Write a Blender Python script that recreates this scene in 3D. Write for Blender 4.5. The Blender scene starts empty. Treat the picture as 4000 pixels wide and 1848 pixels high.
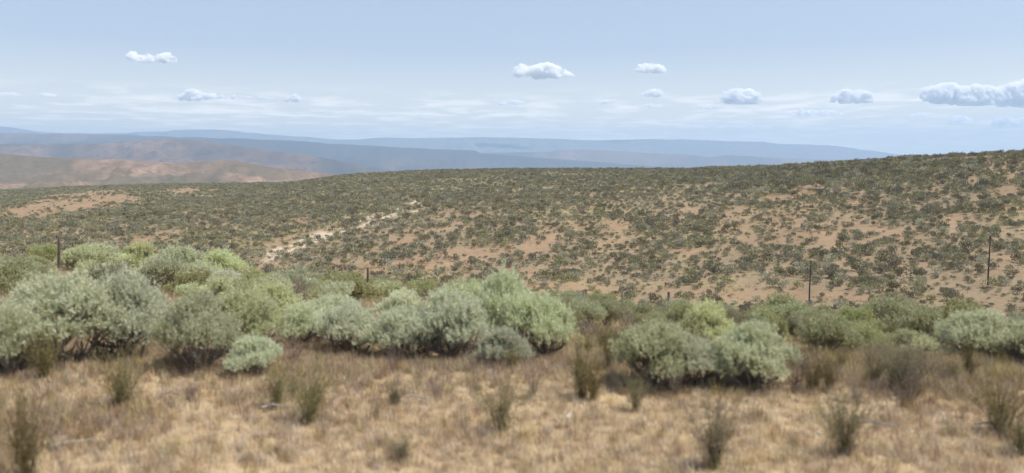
import bpy, math, random
import numpy as np

# ------------------------------------------------------------------ camera, light, exposure
SC = bpy.context.scene
ROOT = SC.collection
EYE = 2.0                      # eye height above the roadside ground
FPX = 3139.0                   # focal length in pixels of the 4000 px wide photograph
HOR = 640.0                    # row of the eye-level horizon

cam_d = bpy.data.cameras.new('camera')
cam = bpy.data.objects.new('camera', cam_d); ROOT.objects.link(cam)
cam.location = (0, 0, EYE); cam.rotation_euler = (math.radians(90), 0, 0)
cam_d.sensor_width = 36; cam_d.lens = 36 * FPX / 4000
cam_d.shift_y = -(924 - HOR) / 4000
cam_d.clip_start = 0.1; cam_d.clip_end = 80000
cam_d.dof.use_dof = True
cam_d.dof.focus_distance = 120
cam_d.dof.aperture_fstop = 1.15
SC.camera = cam

SUN_EL, SUN_AZ = math.radians(61), math.radians(104)      # azimuth clockwise from straight ahead (+Y)
world = bpy.data.worlds.new('World'); SC.world = world; world.use_nodes = True
wn = world.node_tree; wn.nodes.clear()
sky = wn.nodes.new('ShaderNodeTexSky'); sky.sky_type = 'NISHITA'; sky.sun_disc = False
sky.sun_elevation = SUN_EL; sky.sun_rotation = SUN_AZ
sky.air_density = 1.0; sky.dust_density = 1.0; sky.ozone_density = 1.6
bg = wn.nodes.new('ShaderNodeBackground'); bg.inputs[1].default_value = 0.091
wo = wn.nodes.new('ShaderNodeOutputWorld')

def N(tree, typ, **kw):
    n = tree.nodes.new(typ)
    for k, v in kw.items():
        setattr(n, k, v)
    return n
def math_n(tree, op, a, b=None, c=None, clamp=False):
    n = tree.nodes.new('ShaderNodeMath'); n.operation = op; n.use_clamp = clamp
    for i, v in enumerate((a, b, c)):
        if v is None: continue
        if isinstance(v, (int, float)): n.inputs[i].default_value = v
        else: tree.links.new(v, n.inputs[i])
    return n.outputs[0]
def mixc(tree, fac, a, b, typ='MIX'):
    n = tree.nodes.new('ShaderNodeMix'); n.data_type = 'RGBA'; n.blend_type = typ
    for k, v in ((0, fac), (6, a), (7, b)):
        if isinstance(v, (int, float)): n.inputs[k].default_value = v
        elif isinstance(v, tuple): n.inputs[k].default_value = (*v, 1) if len(v) == 3 else v
        else: tree.links.new(v, n.inputs[k])
    return n.outputs[2]
def ramp(tree, fac, lo, hi):
    n = tree.nodes.new('ShaderNodeMapRange'); n.interpolation_type = 'SMOOTHSTEP'
    tree.links.new(fac, n.inputs[0]); n.inputs[1].default_value = lo; n.inputs[2].default_value = hi
    return n.outputs[0]
def noise(tree, vec, scale, detail=4, rough=0.55, dims='3D'):
    n = tree.nodes.new('ShaderNodeTexNoise'); n.noise_dimensions = dims
    n.inputs['Scale'].default_value = scale; n.inputs['Detail'].default_value = detail
    n.inputs['Roughness'].default_value = rough
    if vec is not None: tree.links.new(vec, n.inputs['Vector'])
    return n.outputs[0]

# thin layered cloud low in the sky, all the way round: a noise on the plane of the cloud deck
geo = N(wn, 'ShaderNodeNewGeometry')
neg = N(wn, 'ShaderNodeVectorMath', operation='SCALE'); neg.inputs['Scale'].default_value = -1
wn.links.new(geo.outputs['Incoming'], neg.inputs[0])
sep = N(wn, 'ShaderNodeSeparateXYZ'); wn.links.new(neg.outputs[0], sep.inputs[0])
zz = math_n(wn, 'MAXIMUM', sep.outputs[2], 0.0)
den = math_n(wn, 'ADD', zz, 0.035)
cx = math_n(wn, 'DIVIDE', sep.outputs[0], den); cy = math_n(wn, 'DIVIDE', sep.outputs[1], den)
cmb = N(wn, 'ShaderNodeCombineXYZ')
wn.links.new(math_n(wn, 'MULTIPLY', cx, 0.9), cmb.inputs[0]); wn.links.new(math_n(wn, 'MULTIPLY', cy, 0.75), cmb.inputs[1])
c1 = noise(wn, cmb.outputs[0], 2.0, 9, 0.62)
c2 = noise(wn, cmb.outputs[0], 0.5, 3, 0.5)
cov = math_n(wn, 'ADD', math_n(wn, 'MULTIPLY', c1, 0.7), math_n(wn, 'MULTIPLY', c2, 0.3))
cov = ramp(wn, cov, 0.45, 0.62)
low = math_n(wn, 'SUBTRACT', 1.0, ramp(wn, sep.outputs[2], 0.058, 0.10))
cov = math_n(wn, 'MULTIPLY', math_n(wn, 'MULTIPLY', cov, low), 0.5)
skycol = mixc(wn, 1.0, sky.outputs[0], (1.10, 0.985, 0.955), 'MULTIPLY')
skycol = mixc(wn, 0.30, skycol, (6.2, 6.6, 7.6))
veil = math_n(wn, 'MULTIPLY', math_n(wn, 'SUBTRACT', 1.0, ramp(wn, sep.outputs[2], 0.0, 0.15)), 0.85)
skycol = mixc(wn, veil, skycol, (12.3, 11.3, 8.6))
skycol = mixc(wn, cov, skycol, (17.0, 15.2, 13.6))
wn.links.new(skycol, bg.inputs[0]); wn.links.new(bg.outputs[0], wo.inputs[0])

sun_d = bpy.data.lights.new('sun', 'SUN'); sun_d.energy = 4.4; sun_d.angle = math.radians(0.53)
sun_d.color = (1.0, 0.955, 0.88)
sun = bpy.data.objects.new('sun', sun_d); ROOT.objects.link(sun)
sun.rotation_euler = (math.radians(90) - SUN_EL, 0, math.pi - SUN_AZ)

vs = SC.view_settings
vs.view_transform = 'Standard'; vs.look = 'None'; vs.exposure = 0.62; vs.gamma = 1; vs.use_curve_mapping = False
cy_ = SC.cycles
cy_.use_denoising = True
cy_.volume_bounces = 12; cy_.max_bounces = 12; cy_.transparent_max_bounces = 8
cy_.diffuse_bounces = 3; cy_.sample_clamp_indirect = 6

# ------------------------------------------------------------------ numeric helpers
RNG = np.random.default_rng(7)
random.seed(7)
def _h(ix, iy, s):
    n = (ix.astype(np.int64) * 374761393 + iy.astype(np.int64) * 668265263 + s * 974634777) & 0xffffffff
    n = ((n ^ (n >> 13)) * 1274126177) & 0xffffffff
    n = n ^ (n >> 16)
    return (n & 0xffffff) / float(0xffffff)
def vnoise(x, y, s=0):
    ix, iy = np.floor(x), np.floor(y); fx, fy = x - ix, y - iy
    fx = fx * fx * fx * (fx * (fx * 6 - 15) + 10); fy = fy * fy * fy * (fy * (fy * 6 - 15) + 10)
    a, b = _h(ix, iy, s), _h(ix + 1, iy, s); c, d = _h(ix, iy + 1, s), _h(ix + 1, iy + 1, s)
    return (a + (b - a) * fx) * (1 - fy) + (c + (d - c) * fx) * fy
def fbm(x, y, s=0, o=4, g=0.5):
    t, a, n = 0, 1, 0
    for i in range(o):
        t = t + a * vnoise(x * 2 ** i + 17.3 * i, y * 2 ** i - 9.1 * i, s + i); n += a; a *= g
    return t / n - 0.5
def ridged(x, y, s=0, o=4, g=0.55):
    t, a, n = 0, 1, 0
    for i in range(o):
        v = 1 - np.abs(vnoise(x * 2 ** i + 7.7 * i, y * 2 ** i + 3.1 * i, s + i) * 2 - 1)
        t = t + a * v * v; n += a; a *= g
    return t / n
def sstep(v, a, b):
    t = np.clip((v - a) / (b - a), 0, 1); return t * t * (3 - 2 * t)

# ------------------------------------------------------------------ the lie of the land
# each crest is a line of heights over bearing, at its own distance
def crest(pts):
    p = np.array(pts, float); return p[:, 0], p[:, 1]
LIP = crest([(-900,1015),(0,1035),(400,1055),(900,1105),(1500,1155),(2000,1195),(2500,1258),(3000,1300),(3500,1345),(4000,1375),(4900,1400)])
LIPD = crest([(-900,34),(0,34),(1500,36),(2500,30),(3200,25),(4000,22),(4900,21)])
CR = crest([(-900,775),(0,750),(300,735),(500,729),(700,722),(1000,722),(1150,717),(1300,695),(1400,684),(1700,670),(2000,665),(2300,666),(2700,667),(3000,660),(3200,647),(3500,628),(3700,616),(4000,604),(4900,575)])
CRD = crest([(-900,620),(0,640),(1000,590),(1500,560),(2000,520),(2700,420),(3200,320),(4000,240),(4900,210)])
FTD = crest([(-900,150),(0,150),(1000,135),(2000,125),(3000,112),(4000,98),(4900,95)])
A_ = crest([(-900,640),(-300,592),(0,598),(150,612),(450,620),(600,630),(700,634),(780,630),(880,622),(960,632),(1050,650),(1200,668),(1330,684),(1450,705),(1700,770),(4900,900)])
B_ = crest([(-900,575),(0,560),(350,560),(500,551),(660,538),(780,545),(900,562),(1000,576),(1080,590),(1200,600),(1300,622),(1400,640),(1520,664),(1700,690),(2200,720),(4900,760)])
C_ = crest([(-900,508),(0,515),(500,525),(1000,540),(1250,552),(1270,558),(1500,568),(1700,580),(1860,586),(1875,596),(2200,620),(2600,650),(3000,680),(4900,760)])
E_ = crest([(-900,600),(0,590),(1200,600),(1500,600),(1700,598),(1900,592),(2150,589),(2180,583),(2270,580),(2450,590),(2600,597),(2720,603),(2770,611),(2830,602),(2900,606),(3050,614),(3250,620),(3400,628),(3600,640),(4900,690)])
F_ = crest([(-900,470),(0,489),(90,500),(180,514),(420,518),(560,512),(700,505),(780,501),(900,506),(1020,520),(1110,525),(1300,541),(1400,540),(1500,534),(1620,536),(1850,532),(2010,534),(2170,539),(2350,545),(2500,541),(2660,540),(2790,546),(2980,551),(3060,560),(3230,563),(3330,575),(3450,592),(3600,612),(3800,632),(4900,660)])
def L_(c, px): return np.interp(px, c[0], c[1])
def hgt(py, d): return EYE + (HOR - py) / FPX * d

def front(u, d):
    px = 2000 + FPX * u
    x, y = u * d, d
    z8 = hgt(1452 + 15 * np.sin(px / 900.0), 8.0)
    ld = L_(LIPD, px); zl = hgt(L_(LIP, px), ld)
    fd = L_(FTD, px); zf = hgt(L_(LIP, px) - 20, fd)
    cd = L_(CRD, px); zc = hgt(L_(CR, px), cd)
    Z = np.where(d < 8, z8 * np.clip(d / 8, 0, 1) ** 1.5, 0.0)
    s = np.clip((d - 8) / (ld - 8), 0, 1)
    Z = np.where(d >= 8, z8 + (zl - z8) * s ** 1.12, Z)
    # gully between the lip and the far slope
    gd = (ld + fd) * 0.5; zg = np.minimum(zl, zf) - 5.0
    s = np.clip((d - ld) / (gd - ld), 0, 1); Z = np.where(d >= ld, zl + (zg - zl) * (1 - (1 - s) ** 1.6), Z)
    s = np.clip((d - gd) / (fd - gd), 0, 1); Z = np.where(d >= gd, zg + (zf - zg) * s * s * (3 - 2 * s) , Z)
    s = np.clip((d - fd) / (cd - fd), 0, 1); Z = np.where(d >= fd, zf + (zc - zf) * s ** 0.86, Z)
    # rolling ground beyond
    prevd, prevz = cd, zc
    k2 = np.interp(px, [1400, 1900], [0, 1])
    for foot, top, dcr, drop in ((1000, A_, 1950, 175), (3700, B_, 5600, 90), (7200, C_, 9400, 70), (10300, E_, 11600, 60), (12900, F_, 14600, 120)):
        zt = hgt(L_(top, px), dcr)
        nxt = np.minimum(prevz, zt) - drop * (0.35 if foot < 2000 else 1.0)
        if foot < 2000: nxt = hgt(np.maximum(L_(CR, px) + 30, 700 + 70 * (px < 1300)), foot)
        s = np.clip((d - prevd) / (foot - prevd), 0, 1)
        Z = np.where(d >= prevd, prevz + (nxt - prevz) * s * s * (3 - 2 * s), Z)
        s = np.clip((d - foot) / (dcr - foot), 0, 1)
        Z = np.where(d >= foot, nxt + (zt - nxt) * (1 - (1 - s) ** 1.25), Z)
        prevd, prevz = dcr, zt
    s = np.clip((d - prevd) / 3500, 0, 1)
    Z = np.where(d >= prevd, prevz + (-150 - prevz) * s * s * (3 - 2 * s), Z)
    return Z, ld, fd, cd

def ground_z(x, y):
    x = np.asarray(x, float); y = np.asarray(y, float)
    r = np.hypot(x, y) + 1e-6; ph = np.arctan2(x, y)
    lim = 0.80
    phc = np.clip(ph, -lim, lim)
    u = np.tan(phc); d = r * np.cos(phc)
    Z, ld, fd, cd = front(u, d)
    w = sstep(np.abs(ph), 0.80, 1.7)
    Z = Z * (1 - w) + w * (-0.3 - 0.004 * r)
    # relief: small hummocks near, swells on the slope, gullies on the far hills
    Z = Z + 0.10 * fbm(x / 1.3, y / 1.3, 3, 4) * sstep(r, 2, 5)
    Z = Z + 0.35 * fbm(x / 7.0, y / 7.0, 31, 3) * sstep(r, 7, 20)
    hs = sstep(d, fd * 0.7, fd) * (1 - sstep(d, cd * 0.86, cd * 0.98) * 0.85)
    Z = Z + hs * (5.0 * fbm(x / 75, y / 120, 11, 4) + 1.2 * fbm(x / 14, y / 17, 12, 3))
    for d0, d1, sc, am, sd in ((1000, 1950, 210, 66, 21), (3700, 5600, 480, 200, 22), (7200, 9400, 700, 190, 23), (10300, 11600, 900, 120, 24), (12900, 14600, 1500, 200, 25)):
        m = sstep(d, d0, d0 + (d1 - d0) * 0.35) * (1 - sstep(d, d1 - (d1 - d0) * 0.15, d1 * 0.998) * 0.96)
        Z = Z - m * am * (1 - ridged(x / sc, y / (sc * 1.7), sd, 5, 0.6)) * 0.75 + m * am * 0.22 * fbm(x / (sc * .16), y / (sc * .4), sd + 60, 3)
    return Z

def pix_ground(px, py, lo=4.0, hi=60.0):
    """where the sight line through a point of the photograph meets the ground"""
    u = (px - 2000) / FPX; s = (HOR - py) / FPX
    D = np.geomspace(lo, hi, 500)
    zz_ = ground_z(u * D, D); over = (EYE + s * D) - zz_
    i = np.argmax(over < 0)
    if over[i] >= 0: i = len(D) - 1
    d = float(D[i]); return u * d, d, float(zz_[i])

# ------------------------------------------------------------------ materials
def new_mat(name):
    m = bpy.data.materials.new(name); m.use_nodes = True; t = m.node_tree
    for n in list(t.nodes): t.nodes.remove(n)
    o = t.nodes.new('ShaderNodeOutputMaterial'); return m, t, o

def leaf_mat(name, c1, c2, c3, trans=0.25, rough=0.6, var=0.35):
    m, t, o = new_mat(name)
    at = N(t, 'ShaderNodeAttribute', attribute_name='tint')
    oi = N(t, 'ShaderNodeObjectInfo')
    tc = N(t, 'ShaderNodeTexCoord')
    nz = noise(t, tc.outputs['Object'], 5.0, 2)
    a = mixc(t, at.outputs['Fac'], c1, c2)
    b = mixc(t, math_n(t, 'MULTIPLY', ramp(t, nz, 0.42, 0.68), 0.6), a, c3)
    hs = N(t, 'ShaderNodeHueSaturation')
    t.links.new(b, hs.inputs['Color'])
    t.links.new(math_n(t, 'MULTIPLY_ADD', oi.outputs['Random'], 0.028, 0.478), hs.inputs['Hue'])
    t.links.new(math_n(t, 'MULTIPLY_ADD', oi.outputs['Random'], var, 1 - var / 2), hs.inputs['Value'])
    r2 = math_n(t, 'FRACT', math_n(t, 'MULTIPLY', oi.outputs['Random'], 37.7))
    t.links.new(math_n(t, 'MULTIPLY_ADD', r2, 0.45, 0.68), hs.inputs['Saturation'])
    df = N(t, 'ShaderNodeBsdfPrincipled'); df.inputs['Roughness'].default_value = rough
    df.inputs['Specular IOR Level'].default_value = 0.12
    tr = N(t, 'ShaderNodeBsdfTranslucent'); mx = N(t, 'ShaderNodeMixShader'); mx.inputs[0].default_value = trans
    t.links.new(hs.outputs[0], df.inputs['Base Color']); t.links.new(hs.outputs[0], tr.inputs[0])
    t.links.new(df.outputs[0], mx.inputs[1]); t.links.new(tr.outputs[0], mx.inputs[2]); t.links.new(mx.outputs[0], o.inputs[0])
    return m

M_sage = leaf_mat('sage_leaves', (0.53, 0.56, 0.35), (0.66, 0.69, 0.48), (0.46, 0.49, 0.27), 0.45)
M_sage_pale = leaf_mat('pale_sage_leaves', (0.58, 0.61, 0.35), (0.68, 0.70, 0.46), (0.52, 0.54, 0.27), 0.45)
M_green = leaf_mat('green_leaves', (0.34, 0.365, 0.19), (0.46, 0.48, 0.27), (0.40, 0.375, 0.18), 0.42)
M_hill = leaf_mat('hill_sage_leaves', (0.175, 0.165, 0.09), (0.39, 0.37, 0.215), (0.165, 0.145, 0.085), 0.12, var=0.7)
M_hillg = leaf_mat('hill_green_leaves', (0.20, 0.205, 0.115), (0.32, 0.32, 0.18), (0.19, 0.18, 0.09), 0.25, var=0.5)
M_hillp = leaf_mat('hill_pale_leaves', (0.33, 0.32, 0.21), (0.45, 0.43, 0.30), (0.27, 0.26, 0.17), 0.25, var=0.4)
M_weed = leaf_mat('olive_weed', (0.17, 0.155, 0.065), (0.26, 0.235, 0.11), (0.20, 0.15, 0.075), 0.25)
M_dead = leaf_mat('dead_twigs', (0.17, 0.125, 0.10), (0.26, 0.21, 0.17), (0.12, 0.09, 0.07), 0.05)
M_grass = leaf_mat('dry_grass', (0.51, 0.40, 0.235), (0.68, 0.565, 0.365), (0.41, 0.305, 0.165), 0.3, 0.5, 0.35)
M_grass_b = leaf_mat('brown_grass', (0.33, 0.24, 0.15), (0.44, 0.34, 0.22), (0.27, 0.20, 0.12), 0.3, 0.5, 0.4)
M_grass_y = leaf_mat('yellow_grass', (0.36, 0.30, 0.14), (0.45, 0.375, 0.19), (0.33, 0.235, 0.13), 0.3, 0.5, 0.4)

def plain(name, col, col2, scale=8, rough=0.85, bump=0.3):
    m, t, o = new_mat(name); tc = N(t, 'ShaderNodeTexCoord')
    n = noise(t, tc.outputs['Object'], scale, 6, 0.65)
    p = N(t, 'ShaderNodeBsdfPrincipled'); p.inputs['Roughness'].default_value = rough
    t.links.new(mixc(t, ramp(t, n, 0.35, 0.65), col, col2), p.inputs['Base Color'])
    b = N(t, 'ShaderNodeBump'); b.inputs['Strength'].default_value = bump; b.inputs['Distance'].default_value = 0.02
    t.links.new(n, b.inputs['Height']); t.links.new(b.outputs[0], p.inputs['Normal']); t.links.new(p.outputs[0], o.inputs[0])
    return m
M_bark = plain('grey_bark', (0.15, 0.125, 0.105), (0.27, 0.235, 0.20), 40)
M_post = plain('weathered_post', (0.045, 0.038, 0.032), (0.085, 0.072, 0.06), 20)
M_metal = plain('dull_wire', (0.10, 0.095, 0.09), (0.16, 0.14, 0.12), 20, 0.5)
M_rock = plain('pale_stone', (0.36, 0.31, 0.26), (0.50, 0.45, 0.38), 9)
M_insul = plain('brown_ceramic', (0.06, 0.035, 0.025), (0.08, 0.05, 0.035), 9, 0.3)

def ground_mat():
    m, t, o = new_mat('desert_ground'); tc = N(t, 'ShaderNodeTexCoord'); P = tc.outputs['Object']
    col = N(t, 'ShaderNodeAttribute', attribute_name='soil').outputs['Color']
    nf = N(t, 'ShaderNodeAttribute', attribute_name='near').outputs['Fac']
    n1 = noise(t, P, 0.7, 8, 0.65); n2 = noise(t, P, 9.0, 8, 0.7); n3 = noise(t, P, 70.0, 5, 0.7)
    # near: litter, straw and bare dust
    c = mixc(t, ramp(t, n1, 0.38, 0.64), (0.30, 0.22, 0.13), (0.45, 0.345, 0.21))
    c = mixc(t, math_n(t, 'MULTIPLY', ramp(t, n2, 0.5, 0.68), 0.6), c, (0.17, 0.115, 0.08))
    c = mixc(t, math_n(t, 'MULTIPLY', ramp(t, n3, 0.52, 0.7), 0.55), c, (0.56, 0.45, 0.31))
    # slope: soil colour with small scale mottle
    h1 = noise(t, P, 0.12, 7, 0.7); h2 = noise(t, P, 1.3, 6, 0.7)
    f = math_n(t, 'MULTIPLY_ADD', h1, 0.7, 0.65)
    f = math_n(t, 'MULTIPLY', f, math_n(t, 'MULTIPLY_ADD', h2, 0.8, 0.60))
    vm = N(t, 'ShaderNodeVectorMath', operation='SCALE'); t.links.new(col, vm.inputs[0]); t.links.new(f, vm.inputs['Scale'])
    c = mixc(t, nf, vm.outputs[0], c)
    ff = N(t, 'ShaderNodeAttribute', attribute_name='far').outputs['Fac']
    m1 = ramp(t, noise(t, P, 0.05, 10, 0.8), 0.49, 0.56); m2 = ramp(t, noise(t, P, 0.012, 10, 0.8), 0.48, 0.56)
    f2 = math_n(t, 'SUBTRACT', ff, 1.0, clamp=True); f1 = math_n(t, 'MULTIPLY', math_n(t, 'MINIMUM', ff, 1.0), math_n(t, 'SUBTRACT', 1.0, f2))
    c = mixc(t, math_n(t, 'MULTIPLY', math_n(t, 'MULTIPLY', m1, f1), 0.62), c, (0.095, 0.083, 0.058))
    c = mixc(t, math_n(t, 'MULTIPLY', math_n(t, 'MULTIPLY', m2, f2), 0.62), c, (0.04, 0.042, 0.04))
    p = N(t, 'ShaderNodeBsdfPrincipled'); p.inputs['Roughness'].default_value = 0.95; p.inputs['Specular IOR Level'].default_value = 0.1
    t.links.new(c, p.inputs['Base Color'])
    b = N(t, 'ShaderNodeBump'); b.inputs['Strength'].default_value = 0.6; b.inputs['Distance'].default_value = 0.03
    t.links.new(math_n(t, 'ADD', n2, math_n(t, 'MULTIPLY', n3, 0.4)), b.inputs['Height']); t.links.new(b.outputs[0], p.inputs['Normal'])
    t.links.new(p.outputs[0], o.inputs[0]); return m
M_ground = ground_mat()

# ------------------------------------------------------------------ object helpers
def mesh_np(name, V, F, mats, tint=None, smooth=False):
    """V (n,3); F (m,3) or (m,4) array"""
    me = bpy.data.meshes.new(name); V = np.asarray(V, np.float32); F = np.asarray(F, np.int32)
    k = F.shape[1]
    me.vertices.add(len(V)); me.vertices.foreach_set('co', V.ravel())
    me.loops.add(F.size); me.loops.foreach_set('vertex_index', F.ravel())
    me.polygons.add(len(F)); me.polygons.foreach_set('loop_start', np.arange(0, F.size, k, dtype=np.int32))
    me.polygons.foreach_set('loop_total', np.full(len(F), k, np.int32))
    if smooth: me.polygons.foreach_set('use_smooth', np.ones(len(F), bool))
    me.update(calc_edges=True)
    if tint is not None:
        a = me.attributes.new('tint', 'FLOAT', 'POINT'); a.data.foreach_set('value', np.asarray(tint, np.float32))
    for m in (mats if isinstance(mats, (list, tuple)) else [mats]): me.materials.append(m)
    return me
def link(name, me, parent=None, loc=(0, 0, 0), rz=0, sc=(1, 1, 1)):
    o = bpy.data.objects.new(name, me); ROOT.objects.link(o)
    o.location = loc; o.rotation_euler = (0, 0, rz); o.scale = sc
    if parent: o.parent = parent
    return o
def tag(o, label, cat, group=None):
    o['label'] = label; o['category'] = cat
    if group: o['group'] = group
    return o

# ------------------------------------------------------------------ ground sheet
def patches(px, py, lst):
    w = np.zeros_like(px)
    for cx_, cy_0, rx, ry, ang in lst:
        a = math.radians(ang); dx, dy = px - cx_, py - cy_0
        q = ((dx * math.cos(a) + dy * math.sin(a)) / rx) ** 2 + ((-dx * math.sin(a) + dy * math.cos(a)) / ry) ** 2
        w = np.maximum(w, 1 - sstep(np.sqrt(q), 0.6, 1.15))
    return w
BARE = [(270,800,350,50,-9),(700,745,170,10,-3),(1760,1010,330,42,-8),(1500,1040,260,20,0),(2120,950,110,55,-25),(2030,1060,120,16,0),(1600,930,70,25,-20),
        (3020,770,60,24,0),(3040,850,80,24,0),(3150,735,60,14,0),(3150,920,150,26,0),(3420,905,90,20,0),(3350,800,60,18,0),(3720,860,90,30,0),
        (2870,820,70,20,0),(2770,700,60,8,0),(3430,1000,100,16,-5),(3000,1150,500,22,2),(3560,1215,260,16,0),(3960,1010,80,20,0),(2420,880,90,26,0),(2700,985,80,16,0),
        (1150,870,70,18,-15),(1950,850,60,16,0),(2250,1130,260,18,4)]
def project(x, y, z):
    return 2000 + FPX * x / y, HOR - FPX * (z - EYE) / y
def hill_fields(x, y, z):
    """bare, cream and yellow-grass fields of the far slope"""
    yy = np.maximum(y, 1.0); px, py = project(x, yy, z)
    wob = 40 * fbm(x / 9, y / 14, 71, 4)
    bare = patches(px + wob * 1.5, py + wob * 0.6, BARE)
    bare = np.maximum(bare, sstep(fbm(x / 18, y / 34, 61, 4), 0.13, 0.22) * 0.6)
    # the pale eroded streak
    ax, ay, bx, by = 1010, 1010, 1640, 792
    L2 = (bx - ax) ** 2 + (by - ay) ** 2
    t = ((px - ax) * (bx - ax) + (py - ay) * (by - ay)) / L2
    dist = np.abs((px - ax) * (by - ay) - (py - ay) * (bx - ax)) / math.sqrt(L2)
    wid = 23 + 22 * sstep(t, 0.35, 0.85)
    cream = (1 - sstep(dist, wid * 0.55, wid * 1.25)) * sstep(t, -0.02, 0.05) * (1 - sstep(t, 0.97, 1.03))
    str_ = fbm((px * 0.91 + py * -0.35) / 130, (px * 0.33 + py * 0.94) / 9.0, 81, 4)
    cream = cream * sstep(str_, -0.09, 0.10)
    yel = sstep(fbm(x / 26, y / 40, 91, 4), 0.03, 0.15)
    return np.clip(bare, 0, 1), cream, yel, px, py

def build_ground():
    fr = np.linspace(-0.80, 0.80, 620)
    rest = np.linspace(0.80, 2 * math.pi - 0.80, 80)[1:-1]
    az = np.concatenate([fr, rest]); na = len(az)
    r = np.geomspace(0.5, 21000, 640); nr = len(r)
    R, AZ = np.meshgrid(r, az, indexing='ij')
    X, Y = R * np.sin(AZ), R * np.cos(AZ); Z = ground_z(X, Y)
    V = np.stack([X, Y, Z], -1).reshape(-1, 3)
    V = np.vstack([V, [[0, 0, float(Z[0].mean())]]])
    i = np.arange(nr - 1)[:, None]; j = np.arange(na)[None, :]; j2 = (j + 1) % na
    F = np.stack([i * na + j, i * na + j2, (i + 1) * na + j2, (i + 1) * na + j], -1).reshape(-1, 4)
    F = F[:, ::-1]
    jj = np.arange(na); cidx = nr * na
    tri = np.stack([jj, np.full(na, cidx), (jj + 1) % na, (jj + 1) % na], -1)[:, :3]
    me = bpy.data.meshes.new('ground')
    k = len(F); loops = np.concatenate([F.ravel(), tri.ravel()]).astype(np.int32)
    me.vertices.add(len(V)); me.vertices.foreach_set('co', V.astype(np.float32).ravel())
    me.loops.add(len(loops)); me.loops.foreach_set('vertex_index', loops)
    me.polygons.add(k + na)
    me.polygons.foreach_set('loop_start', np.concatenate([np.arange(k) * 4, k * 4 + np.arange(na) * 3]).astype(np.int32))
    me.polygons.foreach_set('loop_total', np.concatenate([np.full(k, 4), np.full(na, 3)]).astype(np.int32))
    me.polygons.foreach_set('use_smooth', np.ones(k + na, bool))
    me.update(calc_edges=True)
    x, y, z = V[:, 0], V[:, 1], V[:, 2]
    rr = np.hypot(x, y)
    bare, cream, yel, px, py = hill_fields(x, y, z)
    def C(*c): return np.array(c)[None, :]
    tan, green, ocre = C(.235, .168, .112), C(.175, .155, .09), C(.26, .21, .115)
    red = C(.235, .165, .103)
    col = tan * 0.6 + green * 0.4 + 0 * x[:, None]
    col = col * (1 - yel[:, None] * 0.55) + ocre * yel[:, None] * 0.55
    far = sstep(rr, 230, 480)[:, None]
    col = col * (1 - far * 0.55) + C(.19, .175, .10) * far * 0.55
    col = col * (1 - bare[:, None]) + red * bare[:, None]
    col = col * (1 - cream[:, None]) + C(.42, .35, .26) * cream[:, None]
    # far country
    f1 = sstep(rr, 750, 1000)[:, None]
    v = fbm(x / 150, y / 300, 101, 5)[:, None]; v2 = fbm(x / 30, y / 70, 102, 5)[:, None]
    gul = lambda sc, sd: (1 - ridged(x / sc, y / (sc * 1.7), sd, 4))[:, None]
    hill = C(.205, .145, .106) * (1 + 1.1 * v2) ; brush = C(.115, .10, .072)
    mixv = np.clip(sstep(v, -0.04, 0.14) * .6 + .75 * sstep(gul(230, 21), .45, .85), 0, 0.9)
    hill = hill * (1 - mixv) + brush * mixv
    f2 = sstep(rr, 3300, 4200)[:, None]
    hill2 = C(.16, .105, .08) * (1 + 0.9 * fbm(x / 400, y / 900, 105, 5)[:, None])
    g2 = np.where((rr < 6500)[:, None], gul(520, 22), np.where((rr < 10000)[:, None], gul(800, 23), gul(900, 24)))
    g2 = sstep(g2, .4, .85) * .8; hill2 = hill2 * (1 - g2) + C(.045, .05, .045) * g2
    mes = (sstep(rr, 6300, 7200) * (1 - sstep(rr, 9900, 10300)))[:, None]; hill2 = hill2 * (1 - .35 * mes)
    hill = hill * (1 - f2) + hill2 * f2
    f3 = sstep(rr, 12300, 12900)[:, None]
    hill = hill * (1 - f3) + C(.16, .17, .19) * f3  # farthest range: pale blue-grey, extra haze put into its colour
    # the dark wooded rim of the mesa
    rim = sstep(rr, 8500, 9000)[:, None] * (1 - sstep(rr, 10000, 10500))[:, None]
    hill = hill * (1 - 0.8 * rim) + C(.035, .04, .04) * 0.8 * rim
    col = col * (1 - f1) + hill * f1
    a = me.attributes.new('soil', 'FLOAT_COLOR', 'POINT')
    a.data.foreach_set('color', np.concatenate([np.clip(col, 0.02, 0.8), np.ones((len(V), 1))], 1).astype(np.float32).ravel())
    nf = 1 - sstep(rr, 34, 60)
    b = me.attributes.new('near', 'FLOAT', 'POINT'); b.data.foreach_set('value', nf.astype(np.float32))
    b = me.attributes.new('far', 'FLOAT', 'POINT'); b.data.foreach_set('value', (sstep(rr, 700, 950) + sstep(rr, 2600, 3600)).astype(np.float32))
    me.materials.append(M_ground)
    o = link('ground', me); o['kind'] = 'structure'
    return o
build_ground()

# ------------------------------------------------------------------ haze: one closed box of air
def build_haze():
    S, zb, zt = 22000.0, -420.0, 860.0
    V = [(-S,-S,zb),(S,-S,zb),(S,S,zb),(-S,S,zb),(-S,-S,zt),(S,-S,zt),(S,S,zt),(-S,S,zt)]
    F = [(0,3,2,1),(4,5,6,7),(0,1,5,4),(1,2,6,5),(2,3,7,6),(3,0,4,7)]
    m, t, o = new_mat('haze_air')
    v = N(t, 'ShaderNodeVolumePrincipled'); v.inputs['Color'].default_value = (0.47, 0.655, 0.87, 1)
    v.inputs['Density'].default_value = 1.0e-4; v.inputs['Anisotropy'].default_value = 0.1
    t.links.new(v.outputs[0], o.inputs['Volume'])
    me = bpy.data.meshes.new('haze'); me.from_pydata(V, [], F); me.materials.append(m)
    ob = link('haze', me); ob['kind'] = 'stuff'
build_haze()

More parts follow.
